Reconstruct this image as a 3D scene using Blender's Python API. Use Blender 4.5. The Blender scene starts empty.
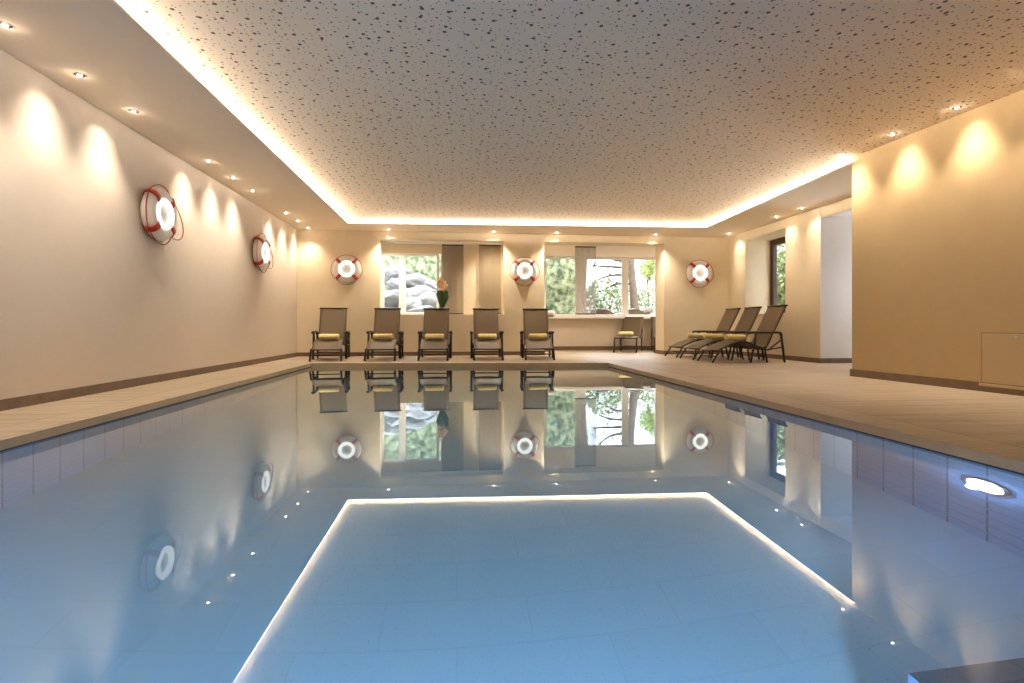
import bpy, bmesh, math, random
from mathutils import Vector, Matrix, noise
random.seed(7)
PI = math.pi
scn = bpy.context.scene
COL = scn.collection

# ------------------------------------------------------------------ camera
F_PX, VPX, HY = 520.0, 457.0, 327.0
TH = math.atan((512 - VPX) / F_PX)
CT, ST = math.cos(TH), math.sin(TH)
HCAM = 0.555
WATER = -0.055
cd = bpy.data.cameras.new('camera')
cam = bpy.data.objects.new('camera', cd); COL.objects.link(cam)
cd.sensor_width = 36.0; cd.lens = F_PX / 1024 * 36.0
cd.shift_y = -(341.5 - HY) / 1024
cd.clip_start = 0.05; cd.clip_end = 200
cam.location = (0, 0, HCAM)
cam.rotation_euler = (PI / 2, 0, -TH)
scn.camera = cam

def on_y(px, Y):            # X of the photo column px on the plane at depth Y
    u = (px - 512) / F_PX
    return Y * (ST + u * CT) / (CT - u * ST)
def z_at(px, py, Y):        # height of a photo point on the plane at depth Y
    u = (px - 512) / F_PX
    return HCAM + (HY - py) / F_PX * Y / (CT - u * ST)

# ------------------------------------------------------------------ materials
MATS = {}
def nodes(name):
    m = bpy.data.materials.new(name); m.use_nodes = True
    nt = m.node_tree; b = nt.nodes['Principled BSDF']
    MATS[name] = m
    return m, nt, b
def N(nt, t, **kw):
    n = nt.nodes.new(t)
    for k, v in kw.items():
        if k.startswith('i_'):
            n.inputs[k[2:].replace('_', ' ')].default_value = v
        else:
            setattr(n, k, v)
    return n
def c4(c): return (c[0], c[1], c[2], 1)
def plain(name, col, rough=.6, metal=0, noise_amt=0.08, scale=20, bump=0.0, spec=.5):
    m, nt, b = nodes(name)
    L = nt.links.new
    tc = N(nt, 'ShaderNodeTexCoord')
    nz = N(nt, 'ShaderNodeTexNoise'); nz.inputs['Scale'].default_value = scale; nz.inputs['Detail'].default_value = 4
    L(tc.outputs['Object'], nz.inputs['Vector'])
    mx = N(nt, 'ShaderNodeMix', data_type='RGBA')
    mx.inputs['A'].default_value = c4([max(0, v * (1 - noise_amt)) for v in col])
    mx.inputs['B'].default_value = c4([min(1, v * (1 + noise_amt)) for v in col])
    L(nz.outputs['Fac'], mx.inputs['Factor'])
    L(mx.outputs['Result'], b.inputs['Base Color'])
    b.inputs['Roughness'].default_value = rough
    b.inputs['Metallic'].default_value = metal
    b.inputs['Specular IOR Level'].default_value = spec
    if bump:
        bp = N(nt, 'ShaderNodeBump'); bp.inputs['Strength'].default_value = bump; bp.inputs['Distance'].default_value = .01
        L(nz.outputs['Fac'], bp.inputs['Height']); L(bp.outputs['Normal'], b.inputs['Normal'])
    return m
def emit(name, col, s):
    m = bpy.data.materials.new(name); m.use_nodes = True
    nt = m.node_tree; nt.nodes.clear()
    e = N(nt, 'ShaderNodeEmission'); e.inputs['Color'].default_value = c4(col); e.inputs['Strength'].default_value = s
    o = N(nt, 'ShaderNodeOutputMaterial'); nt.links.new(e.outputs[0], o.inputs[0])
    MATS[name] = m
    return m

WARM = (1.0, .86, .68)
m_plaster = plain('cream_plaster', (.66, .575, .485), .85, noise_amt=.04, scale=9, bump=.12, spec=.2)
m_gold = plain('golden_cream_plaster', (.77, .665, .485), .85, noise_amt=.04, scale=9, bump=.12, spec=.2)
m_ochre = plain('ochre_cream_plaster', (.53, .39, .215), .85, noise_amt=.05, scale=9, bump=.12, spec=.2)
m_white_plaster = plain('white_plaster', (.84, .82, .80), .85, noise_amt=.03, scale=9, bump=.1, spec=.2)
m_soffit = plain('soffit_paint', (.92, .79, .62), .85, noise_amt=.02, scale=6, spec=.2)
m_base = plain('brown_stone_skirting', (.17, .11, .066), .5, noise_amt=.35, scale=14)
m_frame = plain('dark_bronze_tube', (.028, .020, .015), .38, metal=.35, noise_amt=.1)
m_bulb = emit('downlight_bulb', (1, .86, .66), 7)
m_led = emit('cove_led', (1, .84, .66), 80.0)
m_edge = emit('cove_edge_diffuser', (1, .88, .70), 5.0)
m_ringlamp = emit('ring_lamp_glow', (1, .93, .80), 0.36)
m_uw = emit('underwater_lens', (.80, .90, 1), 3)
m_dark = plain('dark_recess', (.05, .04, .035), .5)
m_trimring = plain('brushed_trim_ring', (.72, .66, .58), .4, metal=.3)
m_buoy = plain('white_buoy_shell', (.80, .76, .70), .45, noise_amt=.03)
m_red = plain('red_webbing', (.50, .035, .02), .6, noise_amt=.15, scale=60)
m_rope = plain('red_rope', (.46, .06, .035), .8, noise_amt=.25, scale=120)
m_winframe = plain('white_window_frame', (.90, .88, .85), .4, noise_amt=.02)
m_brownframe = plain('dark_wood_window_frame', (.060, .022, .012), .45, noise_amt=.3, scale=25)
m_towel = plain('yellow_terry_towel', (.90, .74, .36), .95, noise_amt=.18, scale=90, bump=.6, spec=.1)
m_pot = plain('white_ceramic', (.75, .72, .68), .3)
m_leaf = plain('dark_orchid_leaf', (.035, .085, .02), .45, noise_amt=.3, scale=30)
m_petal = plain('peach_orchid_petal', (.80, .50, .28), .6, noise_amt=.15, scale=60)
m_stem = plain('green_stem', (.10, .13, .04), .6)
m_steel = plain('brushed_steel', (.55, .55, .56), .3, metal=.9)
m_panelwall = plain('beige_access_panel', (.53, .395, .23), .7, noise_amt=.03)
m_rock = plain('pale_grey_boulder', (.32, .315, .32), .9, noise_amt=.6, scale=5, bump=.8)
m_bark = plain('mottled_brown_bark', (.16, .115, .085), .95, noise_amt=.6, scale=9, bump=.8)
m_soil = plain('garden_soil_and_snow', (.30, .28, .25), .95, noise_amt=.5, scale=2)
m_twig = plain('dark_twig', (.07, .055, .045), .9, noise_amt=.3)

def leafmat(name, a, b_):
    m, nt, b = nodes(name); L = nt.links.new
    g = N(nt, 'ShaderNodeTexCoord')
    nz = N(nt, 'ShaderNodeTexNoise'); nz.inputs['Scale'].default_value = 7; nz.inputs['Detail'].default_value = 6
    L(g.outputs['Object'], nz.inputs['Vector'])
    r = N(nt, 'ShaderNodeValToRGB')
    r.color_ramp.elements[0].position = .36; r.color_ramp.elements[0].color = c4(a)
    r.color_ramp.elements[1].position = .64; r.color_ramp.elements[1].color = c4(b_)
    L(nz.outputs['Fac'], r.inputs['Fac']); L(r.outputs['Color'], b.inputs['Base Color'])
    b.inputs['Roughness'].default_value = .7
    return m
m_hedge = leafmat('conifer_hedge_leaf', (.06, .09, .035), (.46, .49, .27))
m_bush = leafmat('pale_bush_leaf', (.16, .22, .08), (.45, .52, .26))
m_tree = leafmat('yellow_green_leaf', (.22, .30, .06), (.55, .62, .18))

# floor: large stone tiles with streaks running across the room
def floor_mat(name, ca, cb, tile=(1.2, .6), mortar=.004):
    m, nt, b = nodes(name); L = nt.links.new
    tc = N(nt, 'ShaderNodeTexCoord')
    mp = N(nt, 'ShaderNodeMapping'); mp.inputs['Scale'].default_value = (.55, 7, 1)
    L(tc.outputs['Object'], mp.inputs['Vector'])
    nz = N(nt, 'ShaderNodeTexNoise'); nz.inputs['Scale'].default_value = 2.2; nz.inputs['Detail'].default_value = 8; nz.inputs['Roughness'].default_value = .62
    L(mp.outputs['Vector'], nz.inputs['Vector'])
    rp = N(nt, 'ShaderNodeValToRGB')
    rp.color_ramp.elements[0].position = .32; rp.color_ramp.elements[0].color = c4(ca)
    rp.color_ramp.elements[1].position = .68; rp.color_ramp.elements[1].color = c4(cb)
    L(nz.outputs['Fac'], rp.inputs['Fac'])
    br = N(nt, 'ShaderNodeTexBrick'); br.inputs['Scale'].default_value = 1
    br.inputs['Brick Width'].default_value = tile[0]; br.inputs['Row Height'].default_value = tile[1]
    br.inputs['Mortar Size'].default_value = mortar; br.inputs['Mortar Smooth'].default_value = .2
    br.inputs['Color1'].default_value = (1, 1, 1, 1); br.inputs['Color2'].default_value = (.88, .87, .86, 1); br.inputs['Mortar'].default_value = (.45, .38, .32, 1)
    L(tc.outputs['Object'], br.inputs['Vector'])
    mx = N(nt, 'ShaderNodeMix', data_type='RGBA', blend_type='MULTIPLY'); mx.inputs['Factor'].default_value = 1
    L(rp.outputs['Color'], mx.inputs['A']); L(br.outputs['Color'], mx.inputs['B'])
    L(mx.outputs['Result'], b.inputs['Base Color'])
    b.inputs['Roughness'].default_value = .5; b.inputs['Specular IOR Level'].default_value = .35
    bp = N(nt, 'ShaderNodeBump'); bp.inputs['Strength'].default_value = .15; bp.inputs['Distance'].default_value = .004
    L(nz.outputs['Fac'], bp.inputs['Height']); L(bp.outputs['Normal'], b.inputs['Normal'])
    return m
m_floor = floor_mat('sandstone_floor_tiles', (.34, .27, .185), (.51, .42, .315))
m_coping = floor_mat('sandstone_coping', (.39, .31, .22), (.52, .43, .32), tile=(.9, 5.0))
m_copface = plain('brown_coping_face', (.56, .42, .26), .6, noise_amt=.15, scale=8)

# perforated acoustic ceiling: scattered round holes of three sizes
def ceiling_mat():
    m, nt, b = nodes('perforated_acoustic_board'); L = nt.links.new
    tc = N(nt, 'ShaderNodeTexCoord')
    prev = None
    for sc, rad, rnd, keep in ((7.2, .0125, 1.0, .35), (10.5, .0080, 1.0, .30), (19.0, .0046, 1.0, .25)):
        mp = N(nt, 'ShaderNodeMapping'); mp.inputs['Location'].default_value = (sc * 1.37, sc * .71, 0)
        L(tc.outputs['Object'], mp.inputs['Vector'])
        v = N(nt, 'ShaderNodeTexVoronoi', voronoi_dimensions='2D'); v.inputs['Scale'].default_value = sc; v.inputs['Randomness'].default_value = .85
        L(mp.outputs['Vector'], v.inputs['Vector'])
        lt = N(nt, 'ShaderNodeMath', operation='LESS_THAN'); lt.inputs[1].default_value = rad * sc
        L(v.outputs['Distance'], lt.inputs[0])
        sp = N(nt, 'ShaderNodeSeparateColor'); L(v.outputs['Color'], sp.inputs['Color'])
        gt = N(nt, 'ShaderNodeMath', operation='GREATER_THAN'); gt.inputs[1].default_value = keep
        L(sp.outputs[0], gt.inputs[0])
        mu = N(nt, 'ShaderNodeMath', operation='MULTIPLY'); L(lt.outputs[0], mu.inputs[0]); L(gt.outputs[0], mu.inputs[1])
        if prev is None: prev = mu
        else:
            mxm = N(nt, 'ShaderNodeMath', operation='MAXIMUM'); L(prev.outputs[0], mxm.inputs[0]); L(mu.outputs[0], mxm.inputs[1]); prev = mxm
    mx = N(nt, 'ShaderNodeMix', data_type='RGBA')
    mx.inputs['A'].default_value = (.92, .79, .63, 1); mx.inputs['B'].default_value = (.16, .125, .09, 1)
    L(prev.outputs[0], mx.inputs['Factor']); L(mx.outputs['Result'], b.inputs['Base Color'])
    b.inputs['Roughness'].default_value = .9; b.inputs['Specular IOR Level'].default_value = .15
    return m
m_ceiling = ceiling_mat()

# pool tiles
def tile_mat(name, col, w, h, axes, offset, grout=.008, dark=.55, ribs=0):
    m, nt, b = nodes(name); L = nt.links.new
    tc = N(nt, 'ShaderNodeTexCoord'); sx = N(nt, 'ShaderNodeSeparateXYZ'); cb = N(nt, 'ShaderNodeCombineXYZ')
    L(tc.outputs['Object'], sx.inputs[0])
    L(sx.outputs[axes[0]], cb.inputs[0]); L(sx.outputs[axes[1]], cb.inputs[1])
    br = N(nt, 'ShaderNodeTexBrick', offset=offset); br.inputs['Scale'].default_value = 1
    br.inputs['Brick Width'].default_value = w; br.inputs['Row Height'].default_value = h
    br.inputs['Mortar Size'].default_value = grout; br.inputs['Mortar Smooth'].default_value = .1
    br.inputs['Color1'].default_value = c4(col); br.inputs['Color2'].default_value = c4([v * .96 for v in col]); br.inputs['Mortar'].default_value = c4([v * dark for v in col])
    L(cb.outputs[0], br.inputs['Vector'])
    last = br.outputs['Color']
    if ribs:
        wv = N(nt, 'ShaderNodeMath', operation='FRACT'); ml = N(nt, 'ShaderNodeMath', operation='MULTIPLY'); ml.inputs[1].default_value = 1 / ribs
        L(sx.outputs[axes[1]], ml.inputs[0]); L(ml.outputs[0], wv.inputs[0])
        lt = N(nt, 'ShaderNodeMath', operation='LESS_THAN'); lt.inputs[1].default_value = .16; L(wv.outputs[0], lt.inputs[0])
        mx = N(nt, 'ShaderNodeMix', data_type='RGBA'); L(lt.outputs[0], mx.inputs['Factor'])
        L(last, mx.inputs['A']); mx.inputs['B'].default_value = c4([v * .82 for v in col])
        last = mx.outputs['Result']
    L(last, b.inputs['Base Color'])
    b.inputs['Roughness'].default_value = .6; b.inputs['Specular IOR Level'].default_value = .1
    return m
POOLBLUE = (.58, .78, .94)
m_poolfloor = tile_mat('pool_floor_tiles', POOLBLUE, .56, .235, (0, 1), .5, grout=.004, dark=.92)
m_poolside = tile_mat('pool_side_tiles', (.52, .66, .90), .187, 2.5, (1, 2), 0, grout=.005, dark=.45, ribs=.095)
m_poolend = tile_mat('pool_end_tiles', (.52, .66, .90), .187, 2.5, (0, 2), 0, grout=.005, dark=.45, ribs=.095)

# water: fresnel mix of mirror reflection and refraction
def water_mat():
    m = bpy.data.materials.new('still_pool_water'); m.use_nodes = True
    nt = m.node_tree; nt.nodes.clear(); L = nt.links.new
    o = N(nt, 'ShaderNodeOutputMaterial'); mx = N(nt, 'ShaderNodeMixShader'); fr = N(nt, 'ShaderNodeFresnel'); fr.inputs['IOR'].default_value = 1.333
    rf = N(nt, 'ShaderNodeBsdfRefraction'); rf.inputs['IOR'].default_value = 1.333; rf.inputs['Roughness'].default_value = 0; rf.inputs['Color'].default_value = (.66, .89, 1, 1)
    gl = N(nt, 'ShaderNodeBsdfGlossy'); gl.inputs['Roughness'].default_value = 0; gl.inputs['Color'].default_value = (.88, .96, 1, 1)
    mr = N(nt, 'ShaderNodeMapRange', interpolation_type='SMOOTHSTEP')
    for k, v in (('From Min', .14), ('From Max', .30), ('To Min', 1.35), ('To Max', 1.6)): mr.inputs[k].default_value = v
    L(fr.outputs[0], mr.inputs['Value'])
    mm = N(nt, 'ShaderNodeMath', operation='MULTIPLY', use_clamp=True); L(mr.outputs[0], mm.inputs[1]); L(fr.outputs[0], mm.inputs[0]); L(mm.outputs[0], mx.inputs[0]); L(rf.outputs[0], mx.inputs[1]); L(gl.outputs[0], mx.inputs[2]); L(mx.outputs[0], o.inputs[0])
    return m
m_water = water_mat()

def glass_mat():
    m = bpy.data.materials.new('window_glass'); m.use_nodes = True
    nt = m.node_tree; nt.nodes.clear(); L = nt.links.new
    o = N(nt, 'ShaderNodeOutputMaterial'); mx = N(nt, 'ShaderNodeMixShader'); mx.inputs[0].default_value = .05
    t = N(nt, 'ShaderNodeBsdfTransparent'); t.inputs['Color'].default_value = (.97, .98, .98, 1)
    g = N(nt, 'ShaderNodeBsdfGlossy'); g.inputs['Roughness'].default_value = .02
    L(t.outputs[0], mx.inputs[1]); L(g.outputs[0], mx.inputs[2]); L(mx.outputs[0], o.inputs[0])
    return m
m_glass = glass_mat()

def blind_mat():
    m = bpy.data.materials.new('taupe_sheer_blind'); m.use_nodes = True
    nt = m.node_tree; nt.nodes.clear(); L = nt.links.new
    o = N(nt, 'ShaderNodeOutputMaterial')
    d = N(nt, 'ShaderNodeBsdfDiffuse'); d.inputs['Color'].default_value = (.135, .098, .06, 1)
    tl = N(nt, 'ShaderNodeBsdfTranslucent'); tl.inputs['Color'].default_value = (.70, .66, .62, 1)
    tp = N(nt, 'ShaderNodeBsdfTransparent')
    a = N(nt, 'ShaderNodeMixShader'); a.inputs[0].default_value = .45
    c = N(nt, 'ShaderNodeMixShader'); c.inputs[0].default_value = .32
    tc = N(nt, 'ShaderNodeTexCoord'); mp = N(nt, 'ShaderNodeMapping'); mp.inputs['Scale'].default_value = (160, 1, 6)
    nz = N(nt, 'ShaderNodeTexNoise'); nz.inputs['Scale'].default_value = 1
    bp = N(nt, 'ShaderNodeBump'); bp.inputs['Strength'].default_value = .2; bp.inputs['Distance'].default_value = .002
    L(tc.outputs['Object'], mp.inputs['Vector']); L(mp.outputs['Vector'], nz.inputs['Vector']); L(nz.outputs['Fac'], bp.inputs['Height']); L(bp.outputs['Normal'], d.inputs['Normal'])
    L(d.outputs[0], a.inputs[1]); L(tl.outputs[0], a.inputs[2]); L(a.outputs[0], c.inputs[1]); L(tp.outputs[0], c.inputs[2]); L(c.outputs[0], o.inputs[0])
    return m
m_blind = blind_mat()

def sling_mat():
    m, nt, b = nodes('taupe_sling_mesh'); L = nt.links.new
    tc = N(nt, 'ShaderNodeTexCoord')
    ch = N(nt, 'ShaderNodeTexChecker'); ch.inputs['Scale'].default_value = 260
    ch.inputs['Color1'].default_value = (.15, .10, .05, 1); ch.inputs['Color2'].default_value = (.11, .076, .044, 1)
    L(tc.outputs['Object'], ch.inputs['Vector']); L(ch.outputs['Color'], b.inputs['Base Color'])
    b.inputs['Roughness'].default_value = .55; b.inputs['Specular IOR Level'].default_value = .3
    return m
m_sling = sling_mat()

# ------------------------------------------------------------------ mesh builder
class MB:
    def __init__(s): s.v = []; s.f = []
    def add(s, vs, fs):
        b = len(s.v); s.v += [tuple(p) for p in vs]; s.f += [tuple(b + i for i in f) for f in fs]
    def box(s, x0, x1, y0, y1, z0, z1):
        s.add([(x0, y0, z0), (x1, y0, z0), (x1, y1, z0), (x0, y1, z0), (x0, y0, z1), (x1, y0, z1), (x1, y1, z1), (x0, y1, z1)],
              [(0, 3, 2, 1), (4, 5, 6, 7), (0, 1, 5, 4), (1, 2, 6, 5), (2, 3, 7, 6), (3, 0, 4, 7)]); return s
    def prism(s, poly, z0, z1):           # vertical prism over a counter-clockwise outline
        n = len(poly)
        s.add([(x, y, z0) for x, y in poly] + [(x, y, z1) for x, y in poly],
              [tuple(range(n - 1, -1, -1)), tuple(range(n, 2 * n))] + [(i, (i + 1) % n, n + (i + 1) % n, n + i) for i in range(n)]); return s
    def tube(s, pts, r, seg=8, closed=False, flat=1.0, up=None):
        pts = [Vector(p) for p in pts]; n = len(pts); rings = []
        rr = r if hasattr(r, '__len__') else [r] * n
        nrm = None
        for i, p in enumerate(pts):
            if closed: t = pts[(i + 1) % n] - pts[i - 1]
            else: t = pts[min(i + 1, n - 1)] - pts[max(i - 1, 0)]
            t.normalize()
            if nrm is None:
                a = Vector(up) if up else (Vector((0, 0, 1)) if abs(t.z) < .9 else Vector((1, 0, 0)))
                nrm = (a - t * a.dot(t)).normalized()
            else:
                nrm = (nrm - t * nrm.dot(t)).normalized()
            bn = t.cross(nrm)
            rings.append([p + (nrm * math.cos(2 * PI * k / seg) + bn * flat * math.sin(2 * PI * k / seg)) * rr[i] for k in range(seg)])
        vs = [q for ring in rings for q in ring]; fs = []
        m = n if closed else n - 1
        for i in range(m):
            j = (i + 1) % n
            for k in range(seg):
                k2 = (k + 1) % seg
                fs.append((i * seg + k, j * seg + k, j * seg + k2, i * seg + k2))
        if not closed:
            fs.append(tuple(range(seg))); fs.append(tuple((n - 1) * seg + k for k in range(seg - 1, -1, -1)))
        s.add(vs, fs); return s
    def lathe(s, prof, seg=24, origin=(0, 0, 0), axis='z'):   # prof: (radius, height)
        vs = []; n = len(prof); ox, oy, oz = origin
        for r, h in prof:
            for k in range(seg):
                a = 2 * PI * k / seg; c_, s_ = r * math.cos(a), r * math.sin(a)
                vs.append((ox + c_, oy + s_, oz + h) if axis == 'z' else (ox + c_, oy + h, oz + s_))
        fs = [(i * seg + k, i * seg + (k + 1) % seg, (i + 1) * seg + (k + 1) % seg, (i + 1) * seg + k) for i in range(n - 1) for k in range(seg)]
        fs += [tuple(range(seg - 1, -1, -1)), tuple((n - 1) * seg + k for k in range(seg))]
        s.add(vs, fs); return s
    def torus(s, R, r, ry=None, seg=48, sub=16, cy=0, fn=None):  # ring in the XZ plane, axis Y
        ry = ry or r; vs = []
        for i in range(seg):
            a = 2 * PI * i / seg
            for k in range(sub):
                b = 2 * PI * k / sub
                rad = R + r * math.cos(b)
                vs.append((rad * math.cos(a), cy + ry * math.sin(b), rad * math.sin(a)))
        fs = [(i * sub + k, ((i + 1) % seg) * sub + k, ((i + 1) % seg) * sub + (k + 1) % sub, i * sub + (k + 1) % sub) for i in range(seg) for k in range(sub)]
        s.add(vs, fs); return s
    def build(s, name, mat, parent=None, smooth=False, bevel=0.0, loc=None, recalc=True):
        me = bpy.data.meshes.new(name); me.from_pydata(s.v, [], s.f)
        if recalc:
            bm = bmesh.new(); bm.from_mesh(me); bmesh.ops.recalc_face_normals(bm, faces=bm.faces); bm.to_mesh(me); bm.free()
        me.materials.append(mat)
        o = bpy.data.objects.new(name, me); COL.objects.link(o)
        if smooth:
            for p in me.polygons: p.use_smooth = True
        if bevel:
            md = o.modifiers.new('bevel', 'BEVEL'); md.width = bevel; md.segments = 2; md.limit_method = 'ANGLE'
        if parent: o.parent = parent
        if loc: o.location = loc
        return o

def thing(name, label, cat, loc=(0, 0, 0), rz=0, group=None):
    o = bpy.data.objects.new(name, None); COL.objects.link(o)
    o.empty_display_size = .1
    o.location = loc; o.rotation_euler = (0, 0, rz)
    o['label'] = label; o['category'] = cat
    if group: o['group'] = group
    return o
def tag(o, label, cat, group=None, kind=None):
    o['label'] = label; o['category'] = cat
    if group: o['group'] = group
    if kind: o['kind'] = kind
    return o
def struct(o, label=None, cat=None):
    o['kind'] = 'structure'
    if label: o['label'] = label
    if cat: o['category'] = cat
    return o
def dup(root, label, loc, rz, name=None):
    r = root.copy(); COL.objects.link(r); r.location = loc; r.rotation_euler = (0, 0, rz); r['label'] = label
    for ch in list(root.children):
        c = ch.copy(); COL.objects.link(c); c.parent = r
        for g in list(ch.children):
            d = g.copy(); COL.objects.link(d); d.parent = c
    return r

# ------------------------------------------------------------------ room dimensions
XL = -3.0                      # left wall
YB = 10.17                     # back wall
XR = 5.55                      # far right wall
ZS = 2.395                     # soffit
ZC = 2.465                     # raised perforated ceiling
NEARY = -2.4
PXL, PXR, PY0 = -2.21, 2.31, .25     # pool
PYL, PYR = 8.20, 7.78                # far pool edge, left and right end
def nwx(y): return 4.43 + (5.43 - y) * .058     # face of the near right wall

# openings in the back wall
W1L, W1R = on_y(379.9, YB), on_y(504, YB)
W2L, W2R = on_y(544, YB), on_y(664, YB)
ZT = 2.243; ZSILL = .797
# ---- walls
struct(MB().box(XL - .2, XL, NEARY, YB + .45, -.1, 2.75).build('wall_left', m_plaster), 'cream plaster wall with two lit lifebuoys, left of the pool', 'wall')
b = MB()
b.box(XL, W1L, YB, YB + .45, -.1, 2.75); b.box(W1L, W1R, YB, YB + .45, -.1, ZSILL); b.box(W1L, W1R, YB, YB + .45, ZT, 2.75)
b.box(W1R, W2L, YB, YB + .45, -.1, 2.75); b.box(W2L, W2R, YB, YB + .45, ZT, 2.75); b.box(W2R, XR + .0, YB, YB + .45, -.1, 2.75)
struct(b.build('wall_back', m_gold), 'cream back wall with two window openings behind the row of loungers', 'wall')
# infill around the glazing of the first window
Y1 = 10.50
G1L, G1R = W1L - .0, on_y(441, Y1); G1T = z_at(410, 253.2, Y1)
b = MB(); b.box(W1L, W1R, Y1 + .0, YB + .45, G1T, ZT); b.box(G1R, W1R, Y1, YB + .45, ZSILL, G1T)
struct(b.build('wall_window_infill', m_gold), 'cream wall panel beside and above the first window', 'wall')
# niche behind the second opening
YN = 12.2; NL, NR = 1.45, 5.75
G2L, G2R = on_y(544.2, YN), 5.35
b = MB()
b.box(NL - .15, NL, YB + .45, YN + .3, -.1, 2.75); b.box(NR, NR + .15, YB + .45, YN + .3, -.1, 2.75)
ZB2 = .80
b.box(NL, NR, YN, YN + .3, -.1, ZB2); b.box(NL, G2L, YN, YN + .3, ZB2, 2.75); b.box(G2R, NR, YN, YN + .3, ZB2, 2.75); b.box(G2L, G2R, YN, YN + .3, ZT, 2.75)
struct(b.build('wall_niche', m_plaster), 'cream walls of the window niche behind the back wall', 'wall')
struct(MB().box(NL - .15, NR + .15, YB + .45, YN + .3, ZT, ZT + .1).build('ceiling_niche', m_soffit), 'plain ceiling of the window niche', 'ceiling')
# far right wall with deep window recess
R0, R1, RZ0, RZ1 = 8.30, 9.53, .80, 2.236
b = MB(); T = .62
b.box(XR, XR + T, 7.45, R0, -.1, 2.75); b.box(XR, XR + T, R1, YB + .45, -.1, 2.75); b.box(XR, XR + T, R0, R1, -.1, RZ0); b.box(XR, XR + T, R0, R1, RZ1, 2.75)
struct(b.build('wall_right_far', m_gold), 'cream wall with a deep window recess behind three loungers', 'wall')
# corridor beyond the near right wall
CX = 6.9
struct(MB().box(XR + T, CX + .2, 7.45, 7.75, -.1, 2.75).build('wall_corridor_end', m_white_plaster), 'pale daylit wall in the side passage', 'wall')
struct(MB().box(XR - .002, XR + T, 7.436, 7.4501, 0, 2.25).build('wall_corridor_return', m_white_plaster), 'pale daylit wall face at the mouth of the side passage', 'wall')
b = MB(); D0, D1 = 6.85, 7.4
b.box(CX, CX + .2, NEARY, D0, -.1, 2.75); b.box(CX, CX + .2, D0, D1, 2.2, 2.75); b.box(CX, CX + .2, D1, 7.45, -.1, 2.75)
struct(b.build('wall_corridor_side', m_white_plaster), 'outer wall of the side passage with glazed door', 'wall')
struct(MB().box(XR + .12, CX, NEARY, 7.45, 2.25, 2.45).build('ceiling_corridor', m_white_plaster), 'white ceiling of the side passage', 'ceiling')
struct(MB().box(XR, XR + .12, 3.0, 7.436, 2.235, 2.75).build('wall_lintel', m_gold), 'cream lintel over the side passage', 'wall')
# near right wall
b = MB(); b.prism([(nwx(5.43), 5.43), (nwx(NEARY), NEARY), (nwx(NEARY) + .35, NEARY), (nwx(5.43) + .35, 5.43)][::-1], -.1, 2.75)
struct(b.build('wall_right_near', m_ochre), 'cream plaster wall at right beside the pool, with an access panel', 'wall')
struct(MB().box(XL - .2, CX + .2, NEARY - .2, NEARY, -.1, 2.75).build('wall_near', m_plaster), 'cream end wall facing the windows', 'wall')

# ---- ceiling
CL = -1.925; CFL = (CL, 9.49); CFR = (4.60, 9.20); CRN = (4.40, 5.38)
G = .10   # depth of the cove behind the lip
b = MB(); b.box(XL, 6.0, NEARY, YB, ZC, ZC + .06)
struct(b.build('ceiling', m_ceiling), 'raised perforated acoustic ceiling with scattered round holes', 'ceiling')
# soffit: lower frame, its lip open to the cove above
b = MB()
LIP = .016
b.prism([(XL, NEARY), (CL, NEARY), CFL, (XL, YB)], ZS, ZS + LIP)
b.prism([CFL, CFR, (XR, YB), (XL, YB)], ZS, ZS + LIP)
b.prism([CFR, (4.80, 3.0), (XR, 3.0), (XR, YB)][::1], ZS, ZS + LIP) if False else None
b.prism([CRN, (XR, 5.38), (XR, YB), CFR], ZS, ZS + LIP)
b.box(4.80, XR, NEARY, 5.38, ZS, ZS + LIP)
struct(b.build('ceiling_soffit', m_soffit), 'smooth lowered ceiling border with recessed downlights', 'ceiling')
# cove LED lines set back behind the lip
def strip(name, p, q, inward, label):
    p = Vector((p[0], p[1], 0)); q = Vector((q[0], q[1], 0)); n = Vector((inward[0], inward[1], 0)).normalized()
    a = p - n * .34; c = q - n * .34; d = -n * .012
    bb = MB(); z0, z1 = ZS + LIP + .018, ZS + LIP + .046
    vs = [a, c, c + d, a + d]
    bb.prism([(v.x, v.y) for v in vs], z0, z1)
    o = bb.build(name, m_led)
    root = thing('cove_light_strip', label, 'light strip', (p.x, p.y, ZS + LIP), 0, 'cove light strips round the raised ceiling')
    o.name = 'led_strip'; o.parent = root; o.location = (-p.x, -p.y, -ZS - LIP)
    bb = MB(); a2 = p - n * .002; c2 = q - n * .002; d2 = -n * .008; vs = [a2, c2, c2 + d2, a2 + d2]
    bb.prism([(v.x - p.x, v.y - p.y) for v in vs], 0, .014)
    bb.build('edge_diffuser', m_edge, root)
    return o
strip('cove_light_strip', (CL, NEARY + .05), (CL, 9.49), (1, 0), 'warm white cove light strip along the left edge of the raised ceiling')
dv = Vector((CFR[0] - CFL[0], CFR[1] - CFL[1])); 
strip('cove_light_strip', CFL, CFR, (dv.y, -dv.x), 'warm white cove light strip along the far edge of the raised ceiling')
dv = Vector((CRN[0] - CFR[0], CRN[1] - CFR[1]))
strip('cove_light_strip', CFR, CRN, (dv.y, -dv.x), 'warm white cove light strip along the right edge of the raised ceiling')
# cove back (closes the cavity)
b = MB(); 
b.box(CL - .42, CL - .39, NEARY, 9.91, ZS + LIP, ZC)
b.prism([(CL - .39, 9.89), (4.99, 9.60), (4.99, 9.63), (CL - .39, 9.92)], ZS + LIP, ZC)
b.prism([(4.99, 9.60), (4.79, 5.38), (4.82, 5.38), (5.02, 9.60)][::-1], ZS + LIP, ZC)
struct(b.build('trim_cove', m_white_plaster), 'white back of the ceiling light cove', 'trim')

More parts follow.
